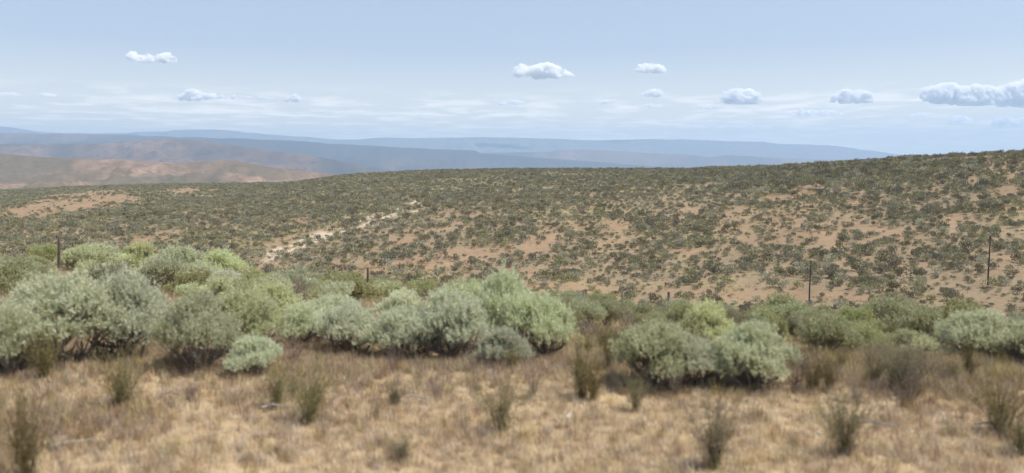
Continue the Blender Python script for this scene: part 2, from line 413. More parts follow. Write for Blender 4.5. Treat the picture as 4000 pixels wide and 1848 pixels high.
# ------------------------------------------------------------------ clouds
def icos():
    p = (1 + 5 ** .5) / 2
    v = np.array([(-1,p,0),(1,p,0),(-1,-p,0),(1,-p,0),(0,-1,p),(0,1,p),(0,-1,-p),(0,1,-p),(p,0,-1),(p,0,1),(-p,0,-1),(-p,0,1)], float)
    v /= np.linalg.norm(v[0])
    f = [(0,11,5),(0,5,1),(0,1,7),(0,7,10),(0,10,11),(1,5,9),(5,11,4),(11,10,2),(10,7,6),(7,1,8),(3,9,4),(3,4,2),(3,2,6),(3,6,8),(3,8,9),(4,9,5),(2,4,11),(6,2,10),(8,6,7),(9,8,1)]
    return v, f
def ico_sub(n):
    v, f = icos(); v = [tuple(a) for a in v]
    for _ in range(n):
        c = {}; nf = []
        def mid(a, b):
            k = (min(a, b), max(a, b))
            if k not in c:
                m = np.array(v[a]) + np.array(v[b]); m /= np.linalg.norm(m); v.append(tuple(m)); c[k] = len(v) - 1
            return c[k]
        for a, b, d in f:
            x, y, z = mid(a, b), mid(b, d), mid(d, a)
            nf += [(a, x, z), (b, y, x), (d, z, y), (x, y, z)]
        f = nf
    return np.array(v), np.array(f)

mc, tcl, ocl = new_mat('cloud_vapour')
vp = N(tcl, 'ShaderNodeVolumePrincipled'); vp.inputs['Color'].default_value = (0.998, 0.998, 0.998, 1)
vp.inputs['Density'].default_value = 0.022; mc.cycles.volume_step_rate = 0.35; vp.inputs['Anisotropy'].default_value = 0.0
gcl = N(tcl, 'ShaderNodeNewGeometry')
ncl = noise(tcl, gcl.outputs['Position'], 0.0085, 6, 0.62)
tcl.links.new(math_n(tcl, 'MULTIPLY', ramp(tcl, ncl, 0.41, 0.57), 0.045), vp.inputs['Density'])
tcl.links.new(vp.outputs[0], ocl.inputs['Volume'])

def cloud(profile, dist, label, seed, dens=None, group='small fair weather clouds'):
    """profile: (column, top row, base row) samples along the cloud"""
    rg = np.random.default_rng(seed); P = np.array(profile, float)
    k = dist / FPX; x0, x1 = P[0, 0], P[-1, 0]
    metas = []
    mb = bpy.data.metaballs.new('cloud'); mb.resolution = 14; mb.render_resolution = 14
    xc = (x0 + x1) / 2; zbase = hgt(P[:, 2].mean(), dist)
    BV, BF = ico_sub(2); Vs, Fs, off = [], [], 0
    n = int(max(40, (x1 - x0) / 1.25))
    for i in range(n):
        px = rg.uniform(x0, x1)
        top, base = np.interp(px, P[:, 0], P[:, 1]), np.interp(px, P[:, 0], P[:, 2])
        h = max(base - top, 3.0)
        rad = max(h * (rg.uniform(0.10, 0.22) if i % 2 else rg.uniform(0.14, 0.33)), 3.4)
        cyp = top + rad * 0.7 if i % 2 else rg.uniform(top + rad, max(top + rad + 0.1, base - rad * 0.7))
        cyp += rg.normal(0, 2.2)
        if i % 9 == 0: px += rg.normal(0, h * .4); rad = 2.6
        # outside rolls puffed with noise
        c = np.array([(px - xc) * k, rg.uniform(-1, 1) * h * 0.45 * k, hgt(cyp, dist) - zbase])
        rr_ = rad * 1.25 * k * np.array([rg.uniform(1.0, 1.35), 1.1, 1.0])
        d = 1 + 0.7 * fbm(BV[:, 0] * 2.2 + i * 9.1, BV[:, 1] * 2.2 + BV[:, 2] * 1.7 + i * 3.7, seed, 3)
        v = BV * rr_ * d[:, None] + c
        fl = hgt(base, dist) - zbase
        v[:, 2] = np.where(v[:, 2] < fl, fl + (v[:, 2] - fl) * 0.25, v[:, 2])
        Vs.append(v); Fs.append(BF + off); off += len(v)
    bpy.data.metaballs.remove(mb)
    me = mesh_np('cloud', np.vstack(Vs), np.vstack(Fs), mc)
    o = link('cloud', me, None, ((xc - 2000) * k, dist, zbase))
    md = o.modifiers.new('merge', 'REMESH'); md.mode = 'VOXEL'; md.voxel_size = 1.1 * k
    tag(o, label, 'cloud', group)
    return o
CL = [
 ([(498,230,240),(510,208,240),(530,205,240),(548,222,245),(575,215,248),(600,222,250),(640,210,246),(665,212,243),(690,232,242)],14200,'small ragged white cloud high at the far left, alone in blue sky'),
 ([(2012,300,306),(2022,262,306),(2045,256,307),(2080,262,308),(2110,252,309),(2160,254,308),(2190,268,307),(2225,280,303),(2245,295,300)],14000,'largest lone white cumulus cloud, high above the middle of the ridge'),
 ([(2486,268,284),(2500,252,284),(2560,250,285),(2590,264,287),(2600,275,285)],14400,'compact oval white cloud right of the largest lone cumulus'),
 ([(2500,372,380),(2530,358,379),(2560,349,379),(2590,362,378),(2622,374,379)],17500,'low flat white cloud directly under the compact oval one'),
 ([(2818,380,398),(2835,362,404),(2870,350,408),(2900,356,408),(2935,352,406),(2960,368,405),(2978,388,400)],17000,'rounded heap cloud alone above the right side of the ridge'),
 ([(3245,382,400),(3265,365,402),(3300,356,404),(3335,362,404),(3370,357,404),(3395,368,402),(3410,390,400)],17300,'double humped cloud between the round heap cloud and the big bank'),
 ([(3595,350,380),(3620,346,395),(3660,338,405),(3700,330,410),(3730,340,412),(3780,345,412),(3810,336,412),(3850,342,412),(3890,355,412),(3930,340,412),(3970,330,415),(4040,318,420),(4120,330,420)],16800,'long heaped cloud bank at the right edge above the rising ridge'),
 ([(700,375,392),(730,354,393),(755,350,392),(790,366,391),(840,370,389),(880,376,388),(930,373,389),(990,382,388)],17500,'long flat cloud with one peak at its left end, left sky'),
 ([(1000,383,390),(1030,381,391),(1068,386,391)],18000,'thin sliver of cloud between the long flat cloud and the little cone'),
 ([(1100,392,398),(1130,380,399),(1152,370,400),(1175,382,400),(1195,393,400)],17800,'small cone shaped cloud right of the long flat cloud'),
 ([(1950,400,409),(1985,392,410),(2020,388,409),(2045,398,408)],19500,'small bright cloud low over the middle, left of the ridge crest'),
 ([(2335,398,405),(2370,392,407),(2405,388,400)],19500,'small faint tilted cloud low in the sky beneath the oval one'),
 ([(2500,413,418),(2545,407,420),(2585,412,420)],20500,'thin bright cloud closest beneath the low flat cloud'),
 ([(2722,418,424),(2770,412,426),(2820,414,424),(2868,420,422)],20500,'flat cloud streak below and left of the rounded heap cloud'),
 ([(-30,362,372),(30,360,372),(76,368,373)],18500,'flat pale cloud cut by the left edge of the picture'),
 ([(2640,500,506),(2740,489,508),(2820,495,507),(2960,490,506),(3010,500,505)],21500,'long faint cloud shred lowest above the far ridge, right of centre'),
 ([(3085,440,455),(3130,428,456),(3200,434,455),(3260,432,452),(3300,444,450)],20500,'pale ragged cloud under the rounded heap cloud'),
 ([(3550,448,462),(3600,440,463),(3660,446,462)],20500,'small pale puff under the left end of the cloud bank'),
 ([(3700,470,488),(3745,452,489),(3800,466,487)],21000,'small pale cone shaped puff under the middle of the cloud bank'),
 ([(3880,475,500),(3920,460,502),(3970,470,500),(4010,462,500)],21000,'pale ragged puff under the right end of the cloud bank'),
 ([(150,370,379),(190,366,380),(215,372,379)],19000,'tiny pale cloud just right of the one cut by the left edge'),
]
for i, (p, d, lab) in enumerate(CL): cloud(p, d, lab, 500 + i)

# ------------------------------------------------------------------ shrubs
def tube(pts, rad, sides=5):
    pts = np.asarray(pts, float); V, F = [], []
    for i, p in enumerate(pts):
        t = pts[min(i + 1, len(pts) - 1)] - pts[max(i - 1, 0)]; t /= (np.linalg.norm(t) + 1e-9)
        a = np.cross(t, (0, 0, 1)) if abs(t[2]) < 0.95 else np.cross(t, (1, 0, 0)); a /= np.linalg.norm(a); b = np.cross(t, a)
        for k in range(sides):
            w = 2 * math.pi * k / sides; V.append(p + rad[i] * (a * math.cos(w) + b * math.sin(w)))
    for i in range(len(pts) - 1):
        for k in range(sides):
            k2 = (k + 1) % sides; F.append((i * sides + k, i * sides + k2, (i + 1) * sides + k2, (i + 1) * sides + k))
    return V, F
class Buf:
    def __init__(s): s.V, s.F, s.n = [], [], 0
    def add(s, V, F):
        s.V.append(np.asarray(V, float)); s.F.append(np.asarray(F, int) + s.n); s.n += len(V)
    def mesh(s, name, mat, smooth=False): return mesh_np(name, np.vstack(s.V), np.vstack(s.F), mat, smooth=smooth)

def leaf_tris(rg, P, D, ln, wd):
    """one narrow triangle per leaf, rooted at P, pointing along D"""
    n = len(P); D = D / np.linalg.norm(D, axis=1, keepdims=True)
    S = np.cross(D, rg.normal(size=(n, 3))); S /= np.linalg.norm(S, axis=1, keepdims=True)
    ln = ln * rg.uniform(0.6, 1.3, (n, 1)); wd = wd * rg.uniform(0.7, 1.3, (n, 1))
    a = P - S * wd * 0.5; b = P + S * wd * 0.5; c = P + D * ln
    V = np.stack([a, b, c], 1).reshape(-1, 3); F = np.arange(3 * n).reshape(-1, 3)
    return V, F, np.repeat(rg.uniform(0, 1, n), 3)

def pillow_shrub(seed, mat, pillows=9, low=.13, leaf=(0.030, 0.0095), leaves=12):
    """old sagebrush 1 m wide, 0.75 m tall: crooked bare limbs that each carry a leafy cushion, open and twiggy underneath"""
    rg = np.random.default_rng(seed); W = Buf(); heads = []
    for l in range(pillows):
        az = 2 * math.pi * (l * 0.618) + rg.uniform(-.3, .3); q = math.sqrt((l + .35) / pillows) * 0.36
        r = rg.uniform(0.11, 0.20); hz = 0.55 - 2.6 * q * q + rg.uniform(-.12, .04)
        tip = np.array([math.cos(az) * q, math.sin(az) * q, max(hz, low)]); base = np.array([rg.normal(0, .03), rg.normal(0, .03), -.06])
        m1 = base * .65 + tip * .35 + rg.normal(0, .04, 3) - [0, 0, .03]; m2 = base * .25 + tip * .75 + rg.normal(0, .035, 3) - [0, 0, .04]
        V, F = tube([base, m1, m2, tip], [0.022, 0.016, 0.011, 0.006], 6); W.add(V, F); heads.append((tip, r))
        for k in range(16):       # forks and dead twigs below the cushion
            a = m1 + (m2 - m1) * rg.uniform(0, 1.3); dv = rg.normal(0, 1, 3); dv[2] = abs(dv[2]) * .5 - .1
            b = tip + dv / np.linalg.norm(dv) * r * np.array([.95, .95, .6]) - [0, 0, .03]
            b[2] = max(b[2], .03)
            V, F = tube([a, (a + b) / 2 + rg.normal(0, .012, 3), b], [0.0055, 0.0035, 0.0012], 3); W.add(V, F)
    LV, LF, LT, off = [], [], [], 0
    for h, r in heads:
        ns = int(330 * (r / .165) ** 2)
        dv = rg.normal(0, 1, (ns * 3, 3)); dv /= np.linalg.norm(dv, axis=1, keepdims=True)
        bump = 1 + .45 * np.sin(dv[:, 0] * 8 + h[0] * 40) * np.sin(dv[:, 1] * 7 + h[1] * 50)
        ok = dv[:, 2] > rg.uniform(-.35, .25, len(dv)); dv = dv[ok][:ns]; bump = bump[ok][:ns]; n_ = len(dv)
        root = h + dv * (r * bump * rg.uniform(.78, 1.0, n_))[:, None] * np.array([1.1, 1.1, .82])
        up = dv * .6 + np.array([0, 0, .75]) + rg.normal(0, .25, (n_, 3)); up /= np.linalg.norm(up, axis=1, keepdims=True)
        P = root[:, None, :] + up[:, None, :] * (.025 + .075 * rg.uniform(0, 1, (n_, 1, 1)) ** 2.5) * rg.uniform(-.3, 1, (n_, leaves, 1))
        D = up[:, None, :] * .9 + rg.normal(0, .6, (n_, leaves, 3))
        V, F, T = leaf_tris(rg, P.reshape(-1, 3), D.reshape(-1, 3), leaf[0], leaf[1])
        LV.append(V); LF.append(F + off); LT.append(T); off += len(V)
    return W.mesh('branches', M_bark, True), mesh_np('foliage', np.vstack(LV), np.vstack(LF), mat, np.concatenate(LT))

def shrub(seed, n_clump=22, shoots=34, leaves=11, leaf=(0.030, 0.008), shape='dome', mat=None, wood=M_bark, limbs=8, open_=0.0):
    """a shrub 1 m wide and about 0.75 m tall: gnarled limbs that fork to rounded heads of upright shoots"""
    rg = np.random.default_rng(seed); W = Buf(); heads = []
    per = max(1, n_clump // limbs)
    for l in range(limbs):
        az = 2 * math.pi * (l + rg.uniform(-.35, .35)) / limbs; el = rg.uniform(0.15 if l % 3 == 0 else 0.55, 1.4)
        reach = rg.uniform(0.22, 0.38)
        tip = np.array([math.cos(az) * math.cos(el) * reach * 1.05, math.sin(az) * math.cos(el) * reach * 1.05, 0.10 + math.sin(el) * reach * 1.2])
        base = np.array([rg.uniform(-.04, .04), rg.uniform(-.04, .04), -0.06])
        m1 = base * .6 + tip * .4 + rg.normal(0, .035, 3); m2 = base * .25 + tip * .75 + rg.normal(0, .035, 3)
        V, F = tube([base, m1, m2, tip], [0.026, 0.018, 0.012, 0.007], 5); W.add(V, F)
        for c in range(per):
            dv = rg.normal(0, 1, 3); dv[2] = dv[2] * 0.8; dv /= np.linalg.norm(dv)
            h = tip + dv * rg.uniform(0.05, 0.17); q = np.hypot(h[0], h[1])
            if q > 0.44: h[:2] *= 0.44 / q
            h[2] = min(max(h[2], 0.07), 0.66)
            V, F = tube([m2 * .5 + tip * .5, (tip + h) / 2 + rg.normal(0, .015, 3), h], [0.007, 0.005, 0.003], 4); W.add(V, F)
            heads.append((h, rg.uniform(0.08, 0.17)))
            if rg.random() < 0.3:     # bare dead twig
                e = m2 + rg.normal(0, .12, 3); V, F = tube([m2, e], [0.005, 0.001], 3); W.add(V, F)
    LV, LF, LT, off = [], [], [], 0
    for h, r in heads:
        ns = int(shoots * (r / 0.105) ** 2)
        dv = rg.normal(0, 1, (ns, 3)); dv[:, 2] = dv[:, 2] * 0.8 + 0.35; dv /= np.linalg.norm(dv, axis=1, keepdims=True)
        rad = r * rg.uniform(0.45, 1.0, (ns, 1)) ** 0.35
        root = h + dv * rad * np.array([1.15, 1.15, 0.8])
        up = dv * 0.55 + np.array([0, 0, 0.9]) + rg.normal(0, .25, (ns, 3)); up /= np.linalg.norm(up, axis=1, keepdims=True)
        Lh = rg.uniform(0.035, 0.095, (ns, 1))
        t = rg.uniform(0, 1, (ns, leaves, 1))
        P = root[:, None, :] + up[:, None, :] * Lh[:, None, :] * t
        D = up[:, None, :] * 0.9 + rg.normal(0, .6, (ns, leaves, 3))
        V, F, T = leaf_tris(rg, P.reshape(-1, 3), D.reshape(-1, 3), leaf[0], leaf[1])
        LV.append(V); LF.append(F + off); LT.append(T); off += len(V)
    fol = mesh_np('foliage', np.vstack(LV), np.vstack(LF), mat, np.concatenate(LT))
    return W.mesh('branches', wood, True), fol

print('protos')
P_sage = [pillow_shrub(s, M_sage, n_, lw) for s, n_, lw in ((11, 12, .15), (12, 10, .27), (13, 12, .16), (14, 9, .24), (15, 14, .13))]
P_pale = [pillow_shrub(s, M_sage_pale, n_) for s, n_ in ((21, 13), (22, 10))]
P_green = [shrub(s, 36, 34, 9, (0.045, 0.012), mat=M_green, limbs=9) for s in (31, 32, 33)]
P_mid = [shrub(s, 36, 26, 8, (0.045, 0.015), mat=M_sage, limbs=9) for s in (41, 42, 43)]
P_dead = [shrub(s, 18, 16, 6, (0.04, 0.005), mat=M_dead, limbs=9) for s in (51,)]

def place_shrub(proto, name, x, y, z, w, h, label, cat, group, rz=None):
    e = link(name, None, None, (x, y, z - 0.02), random.uniform(0, 6.28) if rz is None else rz, (w, w, h / 0.75))
    tag(e, label, cat, group)
    link('branches', proto[0], e); link('foliage', proto[1], e)
    return e

ORD = 'first second third fourth fifth sixth seventh eighth ninth tenth eleventh twelfth thirteenth fourteenth fifteenth sixteenth seventeenth eighteenth nineteenth twentieth'.split()
ORD += ['twenty-' + o for o in ORD[:9]] + ['thirtieth'] + ['thirty-' + o for o in ORD[:9]] + ['fortieth'] + ['forty-' + o for o in ORD[:9]]
LMK_BACK = [(0, 'pale left edge sagebrush'), (230, 'leftmost fence post'), (480, 'small headed pale shrub'), (850, 'orange dry grass strip'), (1180, 'middle thicket left end'), (1436, 'middle fence post'),
 (1700, 'middle thicket centre'), (1960, 'tallest middle sagebrush'), (2240, 'middle thicket right end'), (2613, 'half hidden post'), (2900, 'right sagebrush pair'), (3160, 'left bare pole'),
 (3420, 'gap between the two poles'), (3640, 'small bright sagebrush'), (3858, 'right bare pole'), (4020, 'right edge')]
LMK_FRONT = [(110, 'tall thin left weed'), (475, 'weed before the domed sagebrush'), (735, 'little dead tuft'), (1210, 'dark based weed'), (1570, 'low bottom edge weed'), (1960, 'leaning olive weed'), (2275, 'narrow upright brown weed'),
 (2640, 'dead brown weed'), (2960, 'sagebrush pair right end'), (3300, 'big right foreground weed'), (3545, 'rounded dead weed'), (3905, 'broad right edge weed')]
def autolabel(items, phrase, marks):
    g = {}
    for o, px in items: g.setdefault(min(marks, key=lambda m: abs(m[0] - px))[1], []).append((px, o))
    for mk, l in g.items():
        l.sort(key=lambda t: t[0])
        for i, (px, o) in enumerate(l):
            o['label'] = ('%s by the %s, only one there' % (phrase, mk)) if len(l) == 1 else '%s by the %s, %s from left' % (phrase, mk, ORD[i] if i < len(ORD) else 'last')
# foreground sagebrush: (left, right, top, base, proto, label)
FG = [
 (-90,130,1185,1490,'s0','pale sagebrush cut off by the left edge, lowest at the left'),
 (-10,430,1030,1440,'s1','large domed sagebrush at left with a low forked dark trunk'),
 (330,650,1062,1420,'s2','sagebrush leaning against the right side of the large domed one at left'),
 (630,900,1120,1460,'s3','broad sagebrush with gaps showing bare limbs, left of the middle'),
 (800,1090,1115,1400,'s0','tall rounded sagebrush behind the broad one with gaps'),
 (900,1080,1300,1480,'s3','low round sagebrush in front of the tall rounded one'),
 (960,1170,1108,1290,'p0','yellow green sagebrush in front of the strip of orange dry grass'),
 (1090,1290,1190,1370,'s2','small grey sagebrush at the left end of the middle thicket'),
 (1180,1400,1140,1340,'s4','sagebrush behind the left end of the middle thicket'),
 (1240,1500,1165,1400,'s1','sagebrush in the middle thicket just below the wooden post'),
 (1430,1700,1190,1420,'s3','flat topped sagebrush in the middle thicket right of the post'),
 (1480,1680,1130,1290,'p1','pale sagebrush below the rust coloured grass patch in the middle'),
 (1620,1900,1110,1430,'s0','bushy sagebrush at the centre with a dark hollow under it'),
 (1700,1960,1090,1300,'s4','sagebrush behind the tall one at the centre'),
 (1850,2080,1062,1400,'s2','tallest sagebrush at the centre of the thicket'),
 (2000,2240,1130,1410,'s1','sagebrush that ends the middle thicket on its right side'),
 (1880,2060,1270,1440,'s3','low sagebrush at the foot of the tallest one'),
 (2420,2700,1235,1520,'s4','grey sagebrush left half of the pair right of the middle'),
 (2640,2880,1190,1400,'p0','bright topped sagebrush at the top of the pair right of the middle'),
 (2600,2860,1300,1520,'s1','low dark centred sagebrush between the two halves of the pair'),
 (2790,3080,1265,1525,'s2','sagebrush sloping down at the right end of the pair'),
 (3540,3730,1325,1420,'p1','small pale bright sagebrush behind the brown weeds at right'),
 (3690,3950,1200,1420,'s3','blue grey sagebrush standing above the others near the right edge'),
 (3920,4130,1250,1440,'s0','grey green sagebrush cut by the right edge'),
]
bank = {'s': P_sage, 'p': P_pale, 'g': P_green}
for l, r_, t, b, p, lab in FG:
    x, y, z = pix_ground((l + r_) / 2, b - 12)
    w = (r_ - l) / FPX * y; h = (b - t) / FPX * y
    place_shrub(bank[p[0]][int(p[1])], 'sagebrush', x, y, z, w * 1.24, h * 1.0, lab, 'shrub', 'sagebrush along the roadside')
# the row behind
MID = [
 (250,440,962,1075,'s4','dark hollowed sagebrush beside the leftmost fence post'),
 (300,470,955,1060,'s1','round grey sagebrush right behind the dark hollowed one'),
 (470,620,965,1075,'p0','pale small headed shrub right of the dark hollowed sagebrush'),
 (570,790,985,1150,'s2','open grey shrub behind the gap between two foreground sagebrush'),
 (770,945,985,1110,'s3','twin headed sagebrush at the left end of the orange grass strip'),
 (380,520,1000,1075,'p1','low pale shrub squeezed between the dark hollowed one and its neighbour'),
 (1160,1310,1020,1115,'s0','dense dark shrub above the yellow green foreground sagebrush'),
 (1370,1480,1040,1120,'s4','dark twiggy shrub beside the wooden post in the middle'),
 (2540,2680,1170,1260,'p0','whitish round shrub beside the post right of the middle'),
 (2200,2300,1170,1210,'p1','small whitish shrub at the foot of the right end of the middle thicket'),
 (150,260,960,1040,'s3','grey shrub left of the leftmost fence post'),
]
for l, r_, t, b, p, lab in MID:
    x, y, z = pix_ground((l + r_) / 2, b - 5)
    w = (r_ - l) / FPX * y; h = (b - t) / FPX * y
    place_shrub(bank[p[0]][int(p[1])], 'sagebrush', x, y, z, w * 1.2, h * 1.15, lab, 'shrub', 'sagebrush behind the roadside row')

NOBUSH = [(1050,1118,130,26,4),(1640,1165,120,28,0),(60,1060,80,30,0),(1440,1165,60,20,0),(420,1085,60,18,0)]
taken = []
def scatter_band(n, kind, ymin, ymax, wlo, whi, label, group, seed, umin=-0.72, umax=0.75, name='green_shrub', hr=(0.55, 0.8)):
    rg = np.random.default_rng(seed); got = 0; tries = 0; items = []
    while got < n and tries < n * 60:
        tries += 1
        y = math.sqrt(rg.uniform(ymin ** 2, ymax ** 2)); u = rg.uniform(umin, umax); x = u * y
        px = 2000 + FPX * u
        if y > np.interp(px, *LIPD) * 1.12: continue
        z = float(ground_z(x, y)); _, py = project(x, y, z)
        if patches(np.array([px]), np.array([py]), NOBUSH)[0] > 0.3: continue
        w = rg.uniform(wlo, whi)
        if any((x - a) ** 2 + (y - b) ** 2 < ((0.42 if seed < 304 else .33) * (w + c)) ** 2 for a, b, c in taken): continue
        if seed == 305:
            if py > 1350 + max(0, px - 2600) * .04: continue
            if abs(px - 2613) < 26 and y < 25: continue
        else:
            if py > 1225 + max(0, min(px - 2200, 1300) * (0.17 if seed == 304 else 0.13)): continue
            if 2330 < px < 3150 and py > 1290: continue
            if y < 31 and any(abs(px - q) < 60 for q in (230, 1436, 2613)): continue
        taken.append((x, y, w)); got += 1
        pr = kind[int(rg.integers(len(kind)))]
        items.append((place_shrub(pr, name, x, y, z, w, w * rg.uniform(*hr), label, 'shrub', group), px))
    autolabel(items, label, LMK_BACK)
    return got
n1 = scatter_band(78, P_green, 13, 40, 0.8, 1.5, 'green shrub on the bank', 'green shrubs on the bank', 301)
n2 = scatter_band(52, P_mid, 15, 40, 0.7, 1.3, 'grey green shrub on the bank', 'grey green shrubs on the bank', 302, name='grey_shrub')
n3 = scatter_band(8, P_dead, 16, 36, 0.6, 1.0, 'brown dead shrub on the bank', 'dead shrubs on the bank', 303, name='dead_shrub')
n4 = scatter_band(64, P_green, 8.5, 26, 0.5, 0.95, 'small olive green shrub', 'olive green shrubs on the right bank', 304, 0.12, 0.72)
n5 = scatter_band(155, P_green, 10, 31, 0.45, 0.9, 'feathery green shrub', 'feathery green shrubs on the slope at right', 305, 0.03, 0.62, hr=(.75, 1.05))
print('bank shrubs', n1, n2, n3, n4, n5)

# ------------------------------------------------------------------ weeds near the road
def weed(seed, n=46, spread=0.35, leafy=16, mat=M_weed):
    """wiry upright weed one metre tall"""
    rg = np.random.default_rng(seed); W = Buf(); LP, LD = [], []
    for i in range(n):
        az = rg.uniform(0, 6.28); sp = spread * rg.uniform(0.15, 1.0); L = rg.uniform(0.55, 1.0)
        b = np.array([rg.normal(0, .035), rg.normal(0, .035), -0.02])
        m = b + np.array([math.cos(az) * sp * .3, math.sin(az) * sp * .3, L * .5])
        t = b + np.array([math.cos(az) * sp, math.sin(az) * sp, L]) + rg.normal(0, .03, 3)
        V, F = tube([b, m, t], [0.0045, 0.003, 0.001], 3); W.add(V, F)
        for k in range(5):
            s = rg.uniform(.35, .95); p = (m + (t - m) * (s * 2 - 1)) if s > .5 else (b + (m - b) * s * 2)
            d = rg.normal(0, 1, 3); d[2] = abs(d[2]) + .8; d /= np.linalg.norm(d); q = p + d * rg.uniform(.06, .16)
            V, F = tube([p, q], [0.002, 0.0007], 3); W.add(V, F)
            for j in range(max(1, leafy // 4)):
                LP.append(p + (q - p) * rg.uniform(.2, 1)); LD.append(d + rg.normal(0, .7, 3))
        for k in range(leafy):
            s = rg.uniform(.1, .98); p = b + (t - b) * s; LP.append(p + rg.normal(0, .006, 3)); LD.append(rg.normal(0, 1, 3) + np.array([0, 0, 1.0]))
    V, F, T = leaf_tris(rg, np.array(LP), np.array(LD), 0.032, 0.007)
    st = W.mesh('stems', mat); a = st.attributes.new('tint', 'FLOAT', 'POINT'); a.data.foreach_set('value', rg.uniform(0, 1, len(st.vertices)).astype(np.float32))
    return st, mesh_np('leaves', V, F, mat, T)
P_weed = [weed(s, n_, sp, 30) for s, sp, n_ in ((61, .5, 50), (62, .62, 60), (63, .32, 40))]
P_wdead = [weed(s, 34, sp, 8, M_dead) for s, sp in ((71, .75), (72, .5))]
WD = [
 (110,1465,1900,'w2','tall thin olive weed nearest the camera at the left edge'),
 (475,1330,1600,'w1','olive weed clump in front of the large domed sagebrush'),
 (735,1500,1565,'d0','little brown dead tuft on the dry grass left of the middle'),
 (1085,1400,1600,'w0','brownish weed left of the dark based olive weed'),
 (1210,1365,1655,'w1','olive weed with a dark base standing alone left of the middle'),
 (1545,1450,1595,'w0','short olive weed on the dry grass below the middle thicket'),
 (1570,1655,1810,'w1','low olive weed nearest the bottom edge left of the middle'),
 (1710,1425,1570,'d1','dry brown weed below the centre of the thicket'),
 (1960,1440,1690,'w1','leaning olive weed under the tallest sagebrush'),
 (2080,1380,1560,'d1','brown weed behind the leaning olive weed'),
 (2275,1290,1560,'w2','narrow upright brown weed just left of the pair of sagebrush'),
 (2380,1250,1450,'w0','feathery olive weed behind the narrow upright one'),
 (2480,1440,1610,'w0','short olive weed at the left foot of the grey sagebrush'),
 (2640,1410,1560,'d1','dead brown weed under the grey sagebrush'),
 (2790,1500,1830,'w0','sparse tall weed near the bottom right of the pair of sagebrush'),
 (3110,1310,1530,'d1','brown weed touching the right end of the pair of sagebrush'),
 (3240,1370,1530,'w0','small brown olive weed right of the brown one'),
 (3300,1470,1780,'w1','big olive weed with a dark base in the right foreground'),
 (3420,1360,1500,'w1','olive weed above the big one in the right foreground'),
 (3545,1375,1600,'d0','rounded dark brown dead weed in front of the small bright sagebrush'),
 (3720,1390,1500,'w0','small olive weed below the blue grey sagebrush'),
 (3905,1400,1700,'w1','broad olive weed near the right edge'),
 (3790,1300,1490,'w2','thin weed rising in front of the blue grey sagebrush'),
 (3985,1560,1780,'w0','olive weed cut off by the right edge low down'),
 (2960,1250,1400,'w0','olive weed behind the right end of the pair of sagebrush'),
]
for px, t, b, p, lab in WD:
    x, y, z = pix_ground(px, b)
    h = (b - t) / FPX * y; pr = (P_weed if p[0] == 'w' else P_wdead)[int(p[1])]
    e = link('weed' if p[0] == 'w' else 'dead_weed', None, None, (x, y, z - .02), random.uniform(0, 6.28), (h * 1.05, h * 1.05, h))
    tag(e, lab, 'weed', 'weeds near the road'); link('stems', pr[0], e); link('leaves', pr[1], e)
rg = np.random.default_rng(77)
k = 0; items = []
while k < 105:
    px = rg.uniform(-200, 4200); py = rg.uniform(1235, 1420) if rg.random() < .8 else rg.uniform(1420, 1600)
    if px < 2250 and (rg.random() < .75 or py < 1300): continue
    x, y, z = pix_ground(px, py); h = rg.uniform(0.25, 0.6); k += 1
    pr = P_weed[int(rg.integers(3))] if rg.random() < .65 else P_wdead[int(rg.integers(2))]
    e = link('weed', None, None, (x, y, z - .02), random.uniform(0, 6.28), (h * 1.1, h * 1.1, h))
    tag(e, 'one of the small olive and brown weeds growing through the dry grass', 'weed', 'small weeds in the dry grass'); link('stems', pr[0], e); link('leaves', pr[1], e)
    items.append((e, px))
autolabel(items, 'small weed', LMK_FRONT)

# ------------------------------------------------------------------ posts and poles
def fence_post(px, top, base, y, label):
    u = (px - 2000) / FPX; x = u * y; z = float(ground_z(x, y)); h = hgt(top, y) - z
    rg = np.random.default_rng(int(px))
    e = link('fence_post', None, None, (x, y, z)); tag(e, label, 'fence post', 'old fence posts on the bank')
    B = Buf(); lean = rg.normal(0, .02)
    pts = [(0, 0, -.3), (lean * .3, 0, h * .35), (lean * .6, .01, h * .7), (lean, 0, h - .02), (lean, 0, h)]
    V, F = tube(pts, [.05, .048, .045, .042, .025], 8); B.add(V, F)
    V = np.vstack(B.V); F = np.vstack(B.F); n = len(V)
    me = mesh_np('post', V, F, M_post, smooth=True); link('post', me, e)
    W = Buf()
    for q in (0.35, 0.6, 0.85):
        V, F = tube([(math.cos(a) * .052 + lean * q, math.sin(a) * .052, h * q) for a in np.linspace(0, 6.283, 10)], [.004] * 10, 4); W.add(V, F)
    link('wire_staple', W.mesh('wire_staple', M_metal), e)
    return x, y, z, h
fence_post(230, 925, 1020, 27, 'dark wooden fence post at the far left behind the sagebrush')
fence_post(1436, 1045, 1155, 30, 'dark wooden fence post in the middle beside the rust coloured grass')
fence_post(2613, 1140, 1230, 26, 'half hidden wooden fence post behind the bright topped sagebrush')

